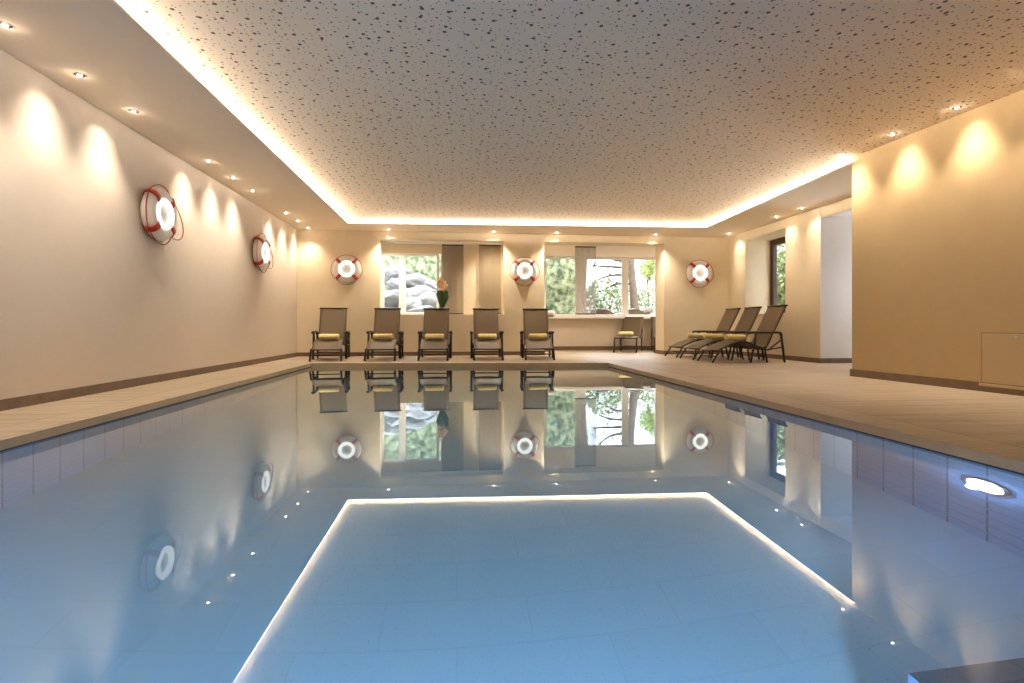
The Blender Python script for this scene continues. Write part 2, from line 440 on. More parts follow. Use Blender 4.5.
# ---- floor with the pool cut out
CW = .26
ox0, ox1, oy0 = PXL - CW, PXR + CW, PY0 - CW
def ring_faces(outer, inner, z):
    vs = [(x, y, z) for x, y in outer] + [(x, y, z) for x, y in inner]; n = len(outer)
    return vs, [(i, (i + 1) % n, n + (i + 1) % n, n + i) for i in range(n)]
pool = [(PXL, PY0), (PXR, PY0), (PXR, PYR), (PXL, PYL)]
cop = [(ox0, oy0), (ox1, oy0), (ox1, PYR + CW), (ox0, PYL + CW)]
out = [(XL, NEARY), (CX, NEARY), (CX, YB), (XL, YB)]
b = MB(); b.add(*ring_faces(out, cop, 0)); b.box(NL, NR, YB, YN, -.02, 0)
struct(b.build('floor', m_floor), 'tan stone tile floor around the pool', 'floor')
b = MB()
vs, fs = ring_faces(cop, pool, .003); b.add(vs, fs)
cps = struct(b.build('trim_pool_coping', m_coping), 'pale stone coping along the pool edge', 'trim')
b = MB()
for i in range(4):
    p, q = pool[i], pool[(i + 1) % 4]
    b.add([(p[0], p[1], .003), (q[0], q[1], .003), (q[0], q[1], -.046 - .03 * (i == 2)), (p[0], p[1], -.046 - .03 * (i == 2))], [(0, 1, 2, 3)])
b.build('coping_face', m_copface, cps)
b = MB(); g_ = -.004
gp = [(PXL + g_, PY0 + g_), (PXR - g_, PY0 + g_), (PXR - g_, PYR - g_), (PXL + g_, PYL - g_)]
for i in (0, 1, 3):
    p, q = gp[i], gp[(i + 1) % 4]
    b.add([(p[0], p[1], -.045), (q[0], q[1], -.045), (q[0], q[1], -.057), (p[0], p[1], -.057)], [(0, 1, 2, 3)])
b.build('painted_gap_shadow', m_dark, cps)  # dark strip painting the shadow line under the coping
b = MB(); j_ = .006
jo = [(ox0 - j_, oy0 - j_), (ox1 + j_, oy0 - j_), (ox1 + j_, PYR + CW + j_), (ox0 - j_, PYL + CW + j_)]
vs, fs = ring_faces(jo, cop, .0035); b.add(vs, fs)
b.build('coping_joint', m_base, cps)
# basin
PD = -1.12
e = .012
bas = [(PXL - e, PY0 - e), (PXR + e, PY0 - e), (PXR + e, PYR + e), (PXL - e, PYL + e)]
b = MB(); b.add([(x, y, PD) for x, y in bas], [(0, 1, 2, 3)])
struct(b.build('floor_pool', m_poolfloor), 'pale blue tiled pool bottom under clear water', 'floor')
for nm, i, mt, lb in (('wall_pool_near', 0, m_poolend, 'tiled pool wall at the near end'), ('wall_pool_right', 1, m_poolside, 'blue ribbed tiles of the right pool wall with a lamp'),
                      ('wall_pool_far', 2, m_poolend, 'tiled pool wall at the far end'), ('wall_pool_left', 3, m_poolside, 'blue ribbed tiles of the left pool wall')):
    p, q = bas[i], bas[(i + 1) % 4]
    b = MB(); b.add([(p[0], p[1], 0), (q[0], q[1], 0), (q[0], q[1], PD), (p[0], p[1], PD)], [(0, 1, 2, 3)])
    struct(b.build(nm, mt), lb, 'wall')
b = MB(); b.add([(x, y, WATER) for x, y in bas], [(0, 1, 2, 3)])
struct(b.build('water', m_water, recalc=False), 'still clear blue pool water mirroring the room', 'water')

m_steptile = tile_mat('grey_step_tiles', (.22, .36, .58), .25, .25, (0, 1), 0, grout=.004, dark=.8)
b = MB(); b.box(1.0, PXR, PY0, 1.06, PD, -.40)
struct(b.build('floor_pool_steps', m_steptile), 'grey tiled underwater steps in the near right pool corner', 'steps')

# ---- baseboards
BH = .075; BT = .014
struct(MB().box(XL, XL + BT, NEARY, YB, 0, BH).build('baseboard_left', m_base))
b = MB(); b.box(XL + BT, W2L + BT, YB - BT, YB, 0, BH); b.box(W2R - BT, XR, YB - BT, YB, 0, BH); b.box(W2R - BT, W2R, YB, YB + .45, 0, BH)
struct(b.build('baseboard_back', m_base))
struct(MB().box(NL, NR, YN - BT, YN, 0, BH + .02).build('baseboard_niche', m_base))
struct(MB().box(XR - BT, XR, 7.436, YB - BT, 0, BH).build('baseboard_right_far', m_base))
struct(MB().box(XR - BT, CX, 7.436 - BT, 7.436, 0, BH).build('baseboard_corridor', m_base))
b = MB(); n0, n1 = nwx(5.43), nwx(NEARY)
b.prism([(n0, 5.43 + BT), (n0 - BT, 5.43 + BT), (n1 - BT, NEARY), (n1, NEARY)], 0, .08)
b.box(n0 - BT, n0 + .35, 5.43, 5.43 + BT, 0, .08)
struct(b.build('baseboard_right_near', m_base))

# ------------------------------------------------------------------ windows
def frame_window(name, Y, xs, z0, z1, mat, label, fw=.05, d=.06):
    """xs: list of (left, right) of the panes; frame fills the rest between first left-fw and last right+fw"""
    root = thing(name, label, 'window'); root['kind'] = 'structure'
    b = MB(); x0, x1 = xs[0][0] - fw, xs[-1][1] + fw
    b.box(x0, x1, Y, Y + d, z0, z0 + fw); b.box(x0, x1, Y, Y + d, z1 - fw, z1)
    edges = [x0] + [v for p in xs for v in p] + [x1]
    for i in range(0, len(edges), 2): b.box(edges[i], edges[i + 1], Y, Y + d, z0 + fw, z1 - fw)
    b.build('window_frame', mat, root, bevel=.004)
    for a, c in xs:
        MB().box(a - .005, c + .005, Y + d * .5 - .003, Y + d * .5 + .003, z0 + fw - .005, z1 - fw + .005).build('pane', m_glass, root)
    return root
x = lambda p: on_y(p, Y1)
frame_window('window_1', Y1, [(W1L + .03, x(399)), (x(405.5), x(436.5))], ZSILL, G1T, m_winframe, 'white two pane window looking on rocks and hedge, left in the back wall', fw=.05)
x = lambda p: on_y(p, YN)
frame_window('window_2', YN, [(x(545.8), x(575.5)), (x(586), x(622)), (x(628.5), x(655)), (x(657), G2R - .06)], ZB2, ZT, m_winframe, 'white wide window with three visible panes in the niche', fw=.058)
struct(MB().box(G2L - .05, G2R, YN - .14, YN, ZB2 - .045, ZB2 + .0).build('trim_windowsill_niche', m_winframe, bevel=.004), 'white sill under the niche window', 'sill')
# far right window of dark wood
root = thing('window_3', 'dark brown wood framed window in the deep recess of the right wall', 'window'); root['kind'] = 'structure'
b = MB(); fx0, fx1 = XR + .50, XR + .58; f = .11
b.box(fx0, fx1, R0, R1, RZ0, RZ0 + f); b.box(fx0, fx1, R0, R1, RZ1 - f, RZ1); b.box(fx0, fx1, R0, R0 + f, RZ0 + f, RZ1 - f); b.box(fx0, fx1, R1 - f, R1, RZ0 + f, RZ1 - f)
b.build('window_frame', m_brownframe, root, bevel=.006)
MB().box(fx0 + .035, fx0 + .041, R0 + f - .005, R1 - f + .005, RZ0 + f - .005, RZ1 - f + .005).build('pane', m_glass, root)
# passage door (glazed)
root = thing('door_1', 'glazed garden door at the end of the side passage', 'door'); root['kind'] = 'structure'
b = MB(); b.box(CX + .06, CX + .12, D0, D1, 0, .06); b.box(CX + .06, CX + .12, D0, D1, 2.14, 2.2); b.box(CX + .06, CX + .12, D0, D0 + .05, .06, 2.14); b.box(CX + .06, CX + .12, D1 - .05, D1, .06, 2.14)
b.build('door_frame', m_winframe, root)
MB().box(CX + .085, CX + .091, D0 + .045, D1 - .045, .055, 2.145).build('pane', m_glass, root)

# ------------------------------------------------------------------ panel blinds
def blind(px0, px1, Y, pyb, label, ptop):
    a, c = on_y(px0, Y), on_y(px1, Y); zt = z_at(px0, ptop, Y); zb = z_at(px0, pyb, Y)
    root = thing('panel_blind', label, 'blind', ((a + c) / 2, Y, zb), 0, 'sliding panel blinds at the windows')
    h = zt - zb; w = (c - a) / 2
    b = MB(); n = 12; vs = []; fs = []
    for i in range(n + 1):
        xx = -w + 2 * w * i / n; yy = .004 * math.sin(i * 2.1)
        vs += [(xx, yy, .02), (xx, yy, h - .02)]
    fs = [(2 * i, 2 * i + 2, 2 * i + 3, 2 * i + 1) for i in range(n)]
    b.add(vs, fs); b.build('fabric', m_blind, root, smooth=True)
    MB().box(-w, w, -.008, .008, 0, .022).build('bottom_bar', m_frame, root, bevel=.003)
    MB().box(-w, w, -.010, .010, h - .025, h).build('top_carrier', m_frame, root, bevel=.003)
    return root
YT = 10.40
blind(442, 463.5, YT, 314.0, 'brown panel blind just right of the orchid and the rocks window', 244.3)
blind(479, 501, YT, 314.0, 'brown panel blind at the right end of the first window recess', 244.6)
blind(575, 596, 10.60, 314.5, 'translucent panel blind hanging in front of the wide niche window', 246.2)
zt1 = z_at(450, 244.2, YT)
struct(MB().box(W1L + .01, W1R - .01, YT - .03, YT + .03, zt1, ZT).build('trim_blind_track', m_winframe), 'white ceiling track for the panel blinds at the first window', 'track')
zt2 = z_at(585, 246.0, 10.60)
struct(MB().box(W2L + .01, W2R - .01, 10.57, 10.62, zt2, ZT).build('trim_blind_track_niche', m_winframe), 'white ceiling track for the panel blind at the niche', 'track')

# ------------------------------------------------------------------ loungers
def smooth_path(P, n=6):
    out = []
    for i in range(len(P) - 1):
        p0 = P[max(i - 1, 0)]; p1 = P[i]; p2 = P[i + 1]; p3 = P[min(i + 2, len(P) - 1)]
        for k in range(n):
            t = k / n
            out.append(tuple(.5 * ((2 * p1[j]) + (-p0[j] + p2[j]) * t + (2 * p0[j] - 5 * p1[j] + 4 * p2[j] - p3[j]) * t * t + (-p0[j] + 3 * p1[j] - 3 * p2[j] + p3[j]) * t ** 3) for j in range(len(p1))))
    out.append(tuple(P[-1])); return out

def make_lounger(label, group, flat=False):
    """foot end at local x=0, head towards +x, width along y"""
    root = thing('sun_lounger', label, 'sun lounger', (0, 0, 0), 0, group)
    if flat: prof = [(0, .315), (.10, .335), (.25, .35), (.45, .345), (.65, .33), (.78, .325), (.84, .355), (.94, .48), (1.06, .64), (1.16, .78)]
    else: prof = [(0, .185), (.05, .207), (.20, .275), (.40, .335), (.50, .328), (.66, .262), (.78, .242), (.84, .275), (.94, .47), (1.06, .70), (1.16, .895)]
    path = smooth_path(prof, 6)
    hw0, hw1 = .225, .225
    # sling with thickness and a little sag between the rails
    nw = 8; vs = []; fs = []
    for (px, pz) in path:
        for k in range(nw + 1):
            t = k / nw * 2 - 1
            vs.append((px, t * hw1, pz - .012 * (1 - t * t)))
    for i in range(len(path) - 1):
        for k in range(nw):
            a = i * (nw + 1) + k; fs.append((a, a + 1, a + nw + 2, a + nw + 1))
    b = MB(); b.add(vs, fs); o = b.build('sling', m_sling, root, smooth=True)
    md = o.modifiers.new('thickness', 'SOLIDIFY'); md.thickness = .006
    for sd in (-1, 1):
        MB().tube([(px, sd * (hw1 - .004), pz - .011) for px, pz in path], .010, 8, flat=1.2).build('side_rail', m_frame, root, smooth=True)
    hx, hz = prof[-1]
    MB().tube([(hx, -hw1 - .02, hz), (hx, hw1 + .02, hz)], .015, 8).build('head_bar', m_frame, root, smooth=True)
    MB().tube([(.0, -hw1 - .02, prof[0][1]), (.0, hw1 + .02, prof[0][1])], .013, 8).build('foot_bar', m_frame, root, smooth=True)
    fz = prof[0][1]
    ya = .272
    for sd in (-1, 1):
        y = sd * (hw1 + .012)
        MB().tube([(.05, y, fz + .012), (.01, y, fz - .05), (-.07, y, .02), (-.075, y, 0)], .015, 8, flat=1.15).build('leg', m_frame, root, smooth=True)
        y2 = sd * ya
        if not flat:
            arm = smooth_path([(.49, y2, .452), (.53, y2, .468), (.7, y2, .472), (.88, y2, .470), (1.0, y2, .468), (1.03, y2, .455), (1.04, y2, .42)], 4)
            MB().tube(arm, .018, 8, flat=1.5).build('armrest', m_frame, root, smooth=True)
            MB().tube([(.62, y2, .465), (.60, y2, .30), (.55, y2, .08), (.53, y2, 0)], .016, 8, flat=1.2).build('leg', m_frame, root, smooth=True)
            MB().tube([(1.04, y2, .43), (1.07, y2, .22), (1.10, y2, 0)], .016, 8, flat=1.2).build('leg', m_frame, root, smooth=True)
            MB().tube([(1.05, y2, .36), (.96, sd * .262, .29), (.84, y, .19)], .011, 8).build('brace', m_frame, root, smooth=True)
            MB().tube([(.79, y, .25), (.80, y, .14), (.83, y, 0)], .014, 8).build('leg', m_frame, root, smooth=True)
            MB().tube([(.58, y2, .22), (.82, sd * .255, .20), (1.06, y2, .24)], .011, 8).build('lower_rail', m_frame, root, smooth=True)
            MB().box(.62, .80, min(y, y2), max(y, y2), .222, .240).build('hinge_plate', m_frame, root, bevel=.004)
        else:
            MB().tube([(.80, y, .32), (.82, y, .16), (.86, y, 0)], .015, 8).build('leg', m_frame, root, smooth=True)
            MB().tube([(1.0, y, .54), (.95, y, .36), (.85, y, .12)], .011, 8).build('brace', m_frame, root, smooth=True)
    MB().tube([(-.02, -hw1 - .012, .10), (-.02, hw1 + .012, .10)], .010, 8).build('stretcher', m_frame, root, smooth=True)
    MB().tube([(.815, -hw1 - .012, .11), (.815, hw1 + .012, .11)], .010, 8).build('stretcher', m_frame, root, smooth=True)
    return root

def make_towel(label, loc, rz, pitch=0, group=None, L=.32, R=.058, sq=.9):
    root = None
    # a rolled towel: spiral sheet, lying along local x
    turns = 3.1; n = 84; prof = []
    for i in range(n + 1):
        t = i / n; a = 2 * PI * turns * t - .6; r = .012 + (R - .012) * t ** .9
        prof.append((r * math.cos(a), r * math.sin(a) * sq))
    m = 14; vs = []
    for j in range(m + 1):
        xx = -L / 2 + L * j / m
        e = 1 + .035 * math.sin(j * 1.7) - (.10 if j in (0, m) else 0)
        for (a, c) in prof: vs.append((xx + .006 * math.sin(3 * a / R), a * e, c * e + R * sq))
    fs = [(j * (n + 1) + i, j * (n + 1) + i + 1, (j + 1) * (n + 1) + i + 1, (j + 1) * (n + 1) + i) for j in range(m) for i in range(n)]
    b = MB(); b.add(vs, fs)
    o = b.build('rolled_towel', m_towel, None, smooth=True)
    md = o.modifiers.new('thickness', 'SOLIDIFY'); md.thickness = .009; md.offset = -1
    tag(o, label, 'towel', group)
    o.location = loc; o.rotation_euler = (0, pitch, rz)
    return o

GA = 'sun loungers in a row under the back wall'
FY = 8.62
rows = [(325.5, 'taupe sling sun lounger with dark frame, in the far left corner under the lifebuoy', 7.0),
        (379.8, 'taupe sling sun lounger in front of the rocks window, second from the left wall', 1.5),
        (433.0, 'taupe sling sun lounger hiding the foot of the orchid, middle of the back row', -.5),
        (488.5, 'taupe sling sun lounger under the second brown blind, left of the middle lifebuoy', -1.0),
        (540.0, 'taupe sling sun lounger below the middle lifebuoy, at the right end of the back row', -5.0)]
tl = ['rolled yellow towel on the far left corner lounger', 'rolled yellow towel on the lounger before the rocks window', 'rolled yellow towel on the middle lounger below the orchid',
      'rolled yellow towel on the lounger under the second brown blind', 'rolled yellow towel on the lounger below the middle lifebuoy']
proto = None
def seat_spot(ox, oy, rz, lx, lz, dy=0):
    c, s = math.cos(rz), math.sin(rz); return (ox + lx * c - dy * s, oy + lx * s + dy * c, lz)
for i, (px, lb, da) in enumerate(rows):
    Y = FY - (.0 if i < 3 else .02)
    X = on_y(px, Y); rz = PI / 2 + math.radians(da)
    fx, fy = X + .075 * math.cos(rz), Y + .075 * math.sin(rz)
    if proto is None:
        proto = make_lounger(lb, GA); proto.location = (fx, fy, 0); proto.rotation_euler = (0, 0, rz)
    else: dup(proto, lb, (fx, fy, 0), rz)
    p = seat_spot(fx, fy, rz, .40, .343, .0)
    make_towel(tl[i], p, rz + PI / 2 + math.radians((3, -4, 2, 4, 3)[i]), math.radians(0), 'rolled towels on the back row loungers')
GB = 'sun loungers by the right wall'
side = [(7.62, 'taupe sling sun lounger nearest the side passage, of three under the brown framed window'), (8.33, 'taupe sling sun lounger between two others under the brown framed window'),
        (9.02, 'taupe sling sun lounger closest to the back wall, of three at the right wall')]
ts = ['rolled yellow towel on the right wall lounger nearest the side passage', 'rolled yellow towel on the middle of the three right wall loungers', 'rolled yellow towel on the right wall lounger closest to the back wall']
for i, (yy, lb) in enumerate(side):
    yc = yy + .27; fx = 3.99 + (.0, .02, .03)[i]; rz = math.radians((1.0, 2.0, 1.5)[i])
    r = dup(proto, lb, (fx, yc, 0), rz); r['group'] = GB
    p = seat_spot(fx, yc, rz, .40, .345, (-.06, -.04, -.04)[i])
    make_towel(ts[i], p, rz + math.radians((2, -3, 4)[i]), math.radians(2), 'rolled towels on the right wall loungers', L=.34)
# niche lounger, back set lower
nx = on_y(625.5, 10.95); nrz = PI / 2 - math.radians(27)
nl = make_lounger('low set taupe sun lounger standing in the niche under the wide window', 'sun loungers in the window niche', flat=True)
nl.location = (nx, 10.95, 0); nl.rotation_euler = (0, 0, nrz)
p = seat_spot(nx, 10.95, nrz, .25, .358, .03)
make_towel('rolled pale yellow towel on the low lounger in the window niche', p, 0, 0, None, L=.33, R=.058)
nl2 = dup(nl, 'taupe sun lounger in the niche mostly hidden behind the right wall pier', (on_y(655.5, 10.9) + .215, 10.85, 0), PI / 2 - math.radians(17))

# ------------------------------------------------------------------ lifebuoy wall lamps
def make_buoy(label, loc, rz, loose=False):
    root = thing('lifebuoy', label, 'lifebuoy', loc, rz, 'lifebuoy wall lamps')
    R, r = .192, .070
    MB().torus(R, r, .060, 56, 18, cy=-.066).build('ring_body', m_buoy, root, smooth=True)
    MB().torus(.126, .031, .024, 56, 14, cy=-.112).build('lamp_ring', m_ringlamp, root, smooth=True)
    MB().lathe([(.092, -.004), (.100, -.05), (.100, -.095)], 40, axis='y').build('lamp_base', m_buoy, root, smooth=True)
    for k in range(4):
        a = PI / 4 + k * PI / 2
        pts = []
        for j in range(20):
            q = 2 * PI * j / 20
            rad = R + (r + .003) * math.cos(q)
            pts.append((rad, -.066 + .063 * math.sin(q)))
        b = MB(); vs = []; wdt = .028
        for (rad, yy) in pts:
            for s_ in (-1, 1):
                # strap edges run parallel to the radial direction
                cx, cz = rad * math.cos(a), rad * math.sin(a)
                vs.append((cx - s_ * wdt * math.sin(a), yy, cz + s_ * wdt * math.cos(a)))
        n = 20; fs = [(2 * j, 2 * ((j + 1) % n), 2 * ((j + 1) % n) + 1, 2 * j + 1) for j in range(n)]
        b.add(vs, fs); o = b.build('strap', m_red, root, smooth=True)
        md = o.modifiers.new('t', 'SOLIDIFY'); md.thickness = .006; md.offset = 1
    # rope loops between the straps
    for k in range(4):
        a0 = PI / 4 + k * PI / 2; pts = []
        for j in range(15):
            t = j / 14; a = a0 + t * PI / 2
            bul = math.sin(PI * t)
            rad = R + r + .010 + (.004, .018, .012, .020)[k] * bul
            if loose and k == 3: rad += .085 * bul
            if loose and k == 0: rad += .02 * bul
            sag = -.095 * bul if loose and k == 3 else -.020 * bul if k in (1, 3) else (-.012 * bul if k == 0 else -.016 * bul)
            pts.append((rad * math.cos(a), -.075 - .025 * bul * (1 if k in (1, 3) else .4), rad * math.sin(a) + sag))
        MB().tube(pts, .0052, 6).build('rope', m_rope, root, smooth=True)
    return root
buoys = [((XL, 5.50, 1.675), PI / 2, 'lit white lifebuoy lamp with red straps on the left wall, nearer the camera'),
         ((XL, 8.22, 1.68), PI / 2, 'lit white lifebuoy lamp on the left wall, nearer the far corner'),
         ((on_y(346.7, YB - .1), YB, 1.65), 0, 'lit lifebuoy lamp on the back wall left of the rocks window'),
         ((on_y(524.8, YB - .1), YB, 1.655), 0, 'lit lifebuoy lamp on the back wall between the two window openings'),
         ((on_y(700, YB - .1), YB, 1.65), 0, 'lit lifebuoy lamp on the back wall right of the niche, above the side loungers')]
bp0 = None
for loc, rz, lb in buoys:
    if rz > 1: make_buoy(lb, loc, rz, True)
    elif bp0 is None: bp0 = make_buoy(lb, loc, rz)
    else: dup(bp0, lb, loc, rz)

# ------------------------------------------------------------------ downlights
spot_data = bpy.data.lights.new('downlight_spot', 'SPOT')
spot_data.energy = 3.3; spot_data.color = WARM; spot_data.spot_size = math.radians(84); spot_data.spot_blend = 1.0; spot_data.shadow_soft_size = .012
spill_data = bpy.data.lights.new('downlight_spill', 'POINT')
spill_data.energy = .07; spill_data.color = WARM; spill_data.shadow_soft_size = .012
flood_data = bpy.data.lights.new('downlight_flood', 'SPOT')
flood_data.energy = 10.5; flood_data.color = WARM; flood_data.spot_size = math.radians(92); flood_data.spot_blend = 1.0; flood_data.shadow_soft_size = .012
def make_downlight(label, loc, group):
    root = thing('ceiling_downlight', label, 'downlight', loc, 0, group)
    MB().lathe([(.042, 0), (.043, -.002), (.041, -.004), (.037, -.004), (.036, -.001), (.036, 0)], 28).build('trim_ring', m_trimring, root, smooth=True)
    MB().lathe([(.036, -.0005), (.035, -.003), (.016, -.004), (.0155, -.0005)], 24).build('reflector', m_dark, root, smooth=True)
    MB().lathe([(.0155, -.001), (.0150, -.006), (.009, -.010), (.001, -.011)], 16).build('bulb', m_bulb, root, smooth=True)
    l = bpy.data.objects.new('downlight_beam', spot_data); COL.objects.link(l); l.parent = root; l.location = (0, 0, -.022); l.rotation_euler = (0, -math.radians(27), 0)
    l = bpy.data.objects.new('downlight_spill', spill_data); COL.objects.link(l); l.parent = root; l.location = (0, 0, -.022)
    l = bpy.data.objects.new('downlight_flood', flood_data); COL.objects.link(l); l.parent = root; l.location = (0, 0, -.022)
    return root
dl0 = None
def downlight(x, y, z, label, group, rz=0):
    global dl0
    if dl0 is None:
        dl0 = make_downlight(label, (x, y, z), group); dl0.rotation_euler = (0, 0, rz)
    else:
        r = dup(dl0, label, (x, y, z), rz); r['group'] = group
ordn = ['first', 'second', 'third', 'fourth', 'fifth', 'sixth', 'seventh', 'eighth', 'ninth', 'tenth', 'eleventh', 'twelfth']
zcs = [9.68, 9.0, 8.37, 7.01, 6.40, 5.76, 4.43, 3.797, 3.168, 1.9, 1.27]
for i, zc in enumerate(zcs):
    downlight(-2.74, (zc + 2.74 * ST) / CT - (.05 if i == 0 else 0), ZS, 'recessed downlight over the left wall, %s counted from the far left corner' % ordn[i], 'downlights over the left wall', PI)
for i, (X, lb) in enumerate(((-1.28, 'recessed downlight over the top left corner of the rocks window'), (.70, 'recessed downlight over the right end of the first window recess'),
              (1.93, 'recessed downlight over the left end of the niche opening'), (3.93, 'recessed downlight over the right end of the niche opening'))):
    downlight(X, 9.985, ZS, lb, 'downlights over the back wall', PI / 2)
for X, Y, lb in ((5.32, 9.72, 'recessed downlight in the far right corner of the lowered ceiling'), (5.30, 8.16, 'recessed downlight over the brown framed window, near side of its recess'), (5.30, 7.52, 'recessed downlight at the mouth of the side passage')):
    downlight(X, Y, ZS, lb, 'downlights over the far right wall')
for i, Y in enumerate((5.34, 4.72, 4.09, 3.455, 2.82, 1.5, .87)):
    downlight(nwx(Y) - .185, Y, ZC, 'recessed downlight over the near right wall, %s counted from its far corner' % ordn[i], 'downlights over the near right wall')

for X, Y, lb in ((1.74, 11.2, 'added fill downlight in the niche ceiling, unseen behind the wall left of the niche'), (4.95, 11.2, 'added fill downlight in the niche ceiling, unseen behind the pier right of the niche')):  # made-up downlights that brighten the niche, set out of sight
    downlight(X, Y, ZT, lb, 'added fill downlights in the window niche', 0 if X < 3 else PI)
    for ch in [o for o in COL.objects if o.parent and o.parent.get('label') == lb and o.type == 'LIGHT']:
        dd = ch.data.copy(); dd.energy = {'downlight_flood': 15, 'downlight_spot': 12}.get(ch.name.split('.')[0], .1)
        if ch.name.startswith('downlight_flood'): dd.spot_size = math.radians(150)
        ch.data = dd

ochre_spot = spot_data.copy(); ochre_spot.energy = 2.5
narrow_flood = flood_data.copy(); narrow_flood.energy = 9; narrow_flood.spot_size = math.radians(62)
back_flood = flood_data.copy(); back_flood.energy = 26; back_flood.spot_size = math.radians(110)
for o in COL.objects:
    if o.type == 'LIGHT' and o.data == spot_data and o.parent and 4 < o.parent.location.x < 4.8 and o.parent.location.y < 5.5: o.data = ochre_spot
    if o.type == 'LIGHT' and o.data == flood_data and o.parent and o.parent.location.x > 5.2: o.data = narrow_flood
    if o.type == 'LIGHT' and o.data == flood_data and o.parent and abs(o.parent.location.y - 9.985) < .35 and o.parent.location.x > -2.5: o.data = back_flood

# ------------------------------------------------------------------ small things
# access panel in the near right wall
def wall_pt(px):     # Y on the near wall for a photo column
    u = (px - 512) / F_PX; k = (ST + u * CT) / (CT - u * ST)
    # X = k Y ; X = 4.43 + (5.43-Y)*.058
    return (4.43 + 5.43 * .058) / (k + .058)
ya, yb = wall_pt(982.5), wall_pt(1060)
ang = math.atan(.058)
root = thing('access_panel', 'beige metal access panel with small lock, set low in the right wall', 'access panel', (nwx(ya), ya, 0), ang)
ln = math.hypot(ya - yb, nwx(ya) - nwx(yb))
z1p = .50; z0p = .075
MB().box(-.008, .0, -ln, 0, z0p, z1p).build('door', m_panelwall, root, bevel=.003)
b = MB(); fr = .007
b.box(-.0035, .0, -ln - fr, fr, z1p, z1p + fr); b.box(-.0035, .0, 0, fr, z0p, z1p)
b.build('door_gap', m_base, root)
MB().box(-.016, .0, -ln - .01, .02, z0p - .028, z0p - .002).build('bottom_ledge', m_panelwall, root, bevel=.003)
yl = ya - wall_pt(1017.5)
MB().lathe([(.012, .0), (.013, .004), (.008, .008), (.001, .009)], 16).build('lock', m_steel, root, smooth=True)
lk = root.children[-1]; lk.location = (-.008, -yl, z1p - .03); lk.rotation_euler = (0, -PI / 2, 0)

# underwater lamp in the right pool wall
ul = thing('pool_lamp', 'glowing round underwater lamp in the right pool wall', 'pool lamp', (PXR + e, 2.06, -.43), 0, 'underwater pool lamps')
b = MB(); b.lathe([(.105, 0), (.105, -.012), (.088, -.018), (.084, -.006)], 32); 
o = b.build('bezel', m_steel, ul, smooth=True); o.rotation_euler = (0, PI / 2, 0)
o = MB().lathe([(.084, -.004), (.080, -.012), (.05, -.020), (.001, -.023)], 32).build('lens', m_uw, ul, smooth=True); o.rotation_euler = (0, PI / 2, 0)
def area(name, loc, rot, sx, sy, power, col, spread=PI):
    d = bpy.data.lights.new(name, 'AREA'); d.shape = 'RECTANGLE'; d.size = sx; d.size_y = sy; d.energy = power; d.color = col; d.spread = spread
    o = bpy.data.objects.new(name, d); COL.objects.link(o); o.location = loc; o.rotation_euler = rot
    return o
d = bpy.data.lights.new('pool_lamp_light', 'POINT'); d.energy = .5; d.color = (.42, .58, 1); d.shadow_soft_size = .03
o = bpy.data.objects.new('pool_lamp_light', d); COL.objects.link(o); o.parent = ul; o.location = (-.06, 0, 0)
# unseen lamps added to brighten the pool: one opposite, two in the near wall
for loc, rz, lb, pw in (((PXL - e, 1.75, -.5), PI, 'added underwater fill lamp in the left pool wall, out of view', .12), ((-.40, PY0 - e, -.5), -PI / 2, 'added underwater fill lamp in the near pool wall, out of view towards the left', 7.6),
                    ((.58, PY0 - e, -.36), -PI / 2, 'added underwater fill lamp in the near pool wall, out of view towards the right', 9.4)):
    r = dup(ul, lb, loc, rz)
    dd = d.copy(); dd.energy = pw; dd.color = (.60, .77, 1)
    for ch in r.children:
        if ch.type == 'LIGHT': ch.data = dd

# orchid on the sill of the first window
ox_, oy_ = on_y(442.2, 10.255), 10.255
orch = thing('potted_orchid', 'potted orchid with dark leaves and peach flowers on the first windowsill', 'plant', (ox_, oy_, ZSILL), 0)
MB().lathe([(.040, 0), (.046, .01), (.058, .10), (.062, .11), (.055, .112), (.050, .095), (.002, .09)], 24).build('pot', m_pot, orch, smooth=True)
rnd = random.Random(3)
for k in range(34):
    a = rnd.uniform(0, 2 * PI); h = rnd.uniform(.16, .46); sp = rnd.uniform(.03, .10)
    pts = [(0, 0, .09), (sp * .5 * math.cos(a), sp * .5 * math.sin(a), .09 + h * .45), (sp * math.cos(a), sp * math.sin(a), .09 + h * .8), (sp * 1.35 * math.cos(a), sp * 1.35 * math.sin(a), .09 + h * .86)]
    pts = smooth_path(pts, 4); n = len(pts)
    MB().tube(pts, [.008 + .026 * math.sin(PI * min(1, (i + 1) / n)) for i in range(n)], 6, flat=.22).build('leaf', m_leaf, orch, smooth=True)
for k in range(2):
    sgn = (-1, 1)[k]
    pts = smooth_path([(0, 0, .09), (.01 * sgn, -.01, .35), (.0 * sgn - .01, -.03, .52), (-.05 + .05 * k, -.05, .62)], 5)
    MB().tube(pts, .004, 6).build('stem', m_stem, orch, smooth=True)
for k, (fx_, fz_) in enumerate(((-.055, .62), (-.02, .655), (.02, .60), (-.03, .57), (.045, .56), (.01, .51))):
    b = MB()
    for j in range(5):
        a = j * 2 * PI / 5 + k; c_, s_ = math.cos(a), math.sin(a)
        vs = []; 
        for (rr, ww) in ((.004, .008), (.030, .024), (.055, .022), (.068, .004)):
            for q in (-1, 1): vs.append((rr * c_ - q * ww * s_, -.05 - .012 * math.sin(rr * 60) - .005 * q, rr * s_ + q * ww * c_))
        b.add([(v[0] + fx_, v[1], v[2] + fz_) for v in vs], [(0, 2, 3, 1), (2, 4, 5, 3), (4, 6, 7, 5)])
    o = b.build('flower', m_petal, orch, smooth=True); md = o.modifiers.new('t', 'SOLIDIFY'); md.thickness = .003

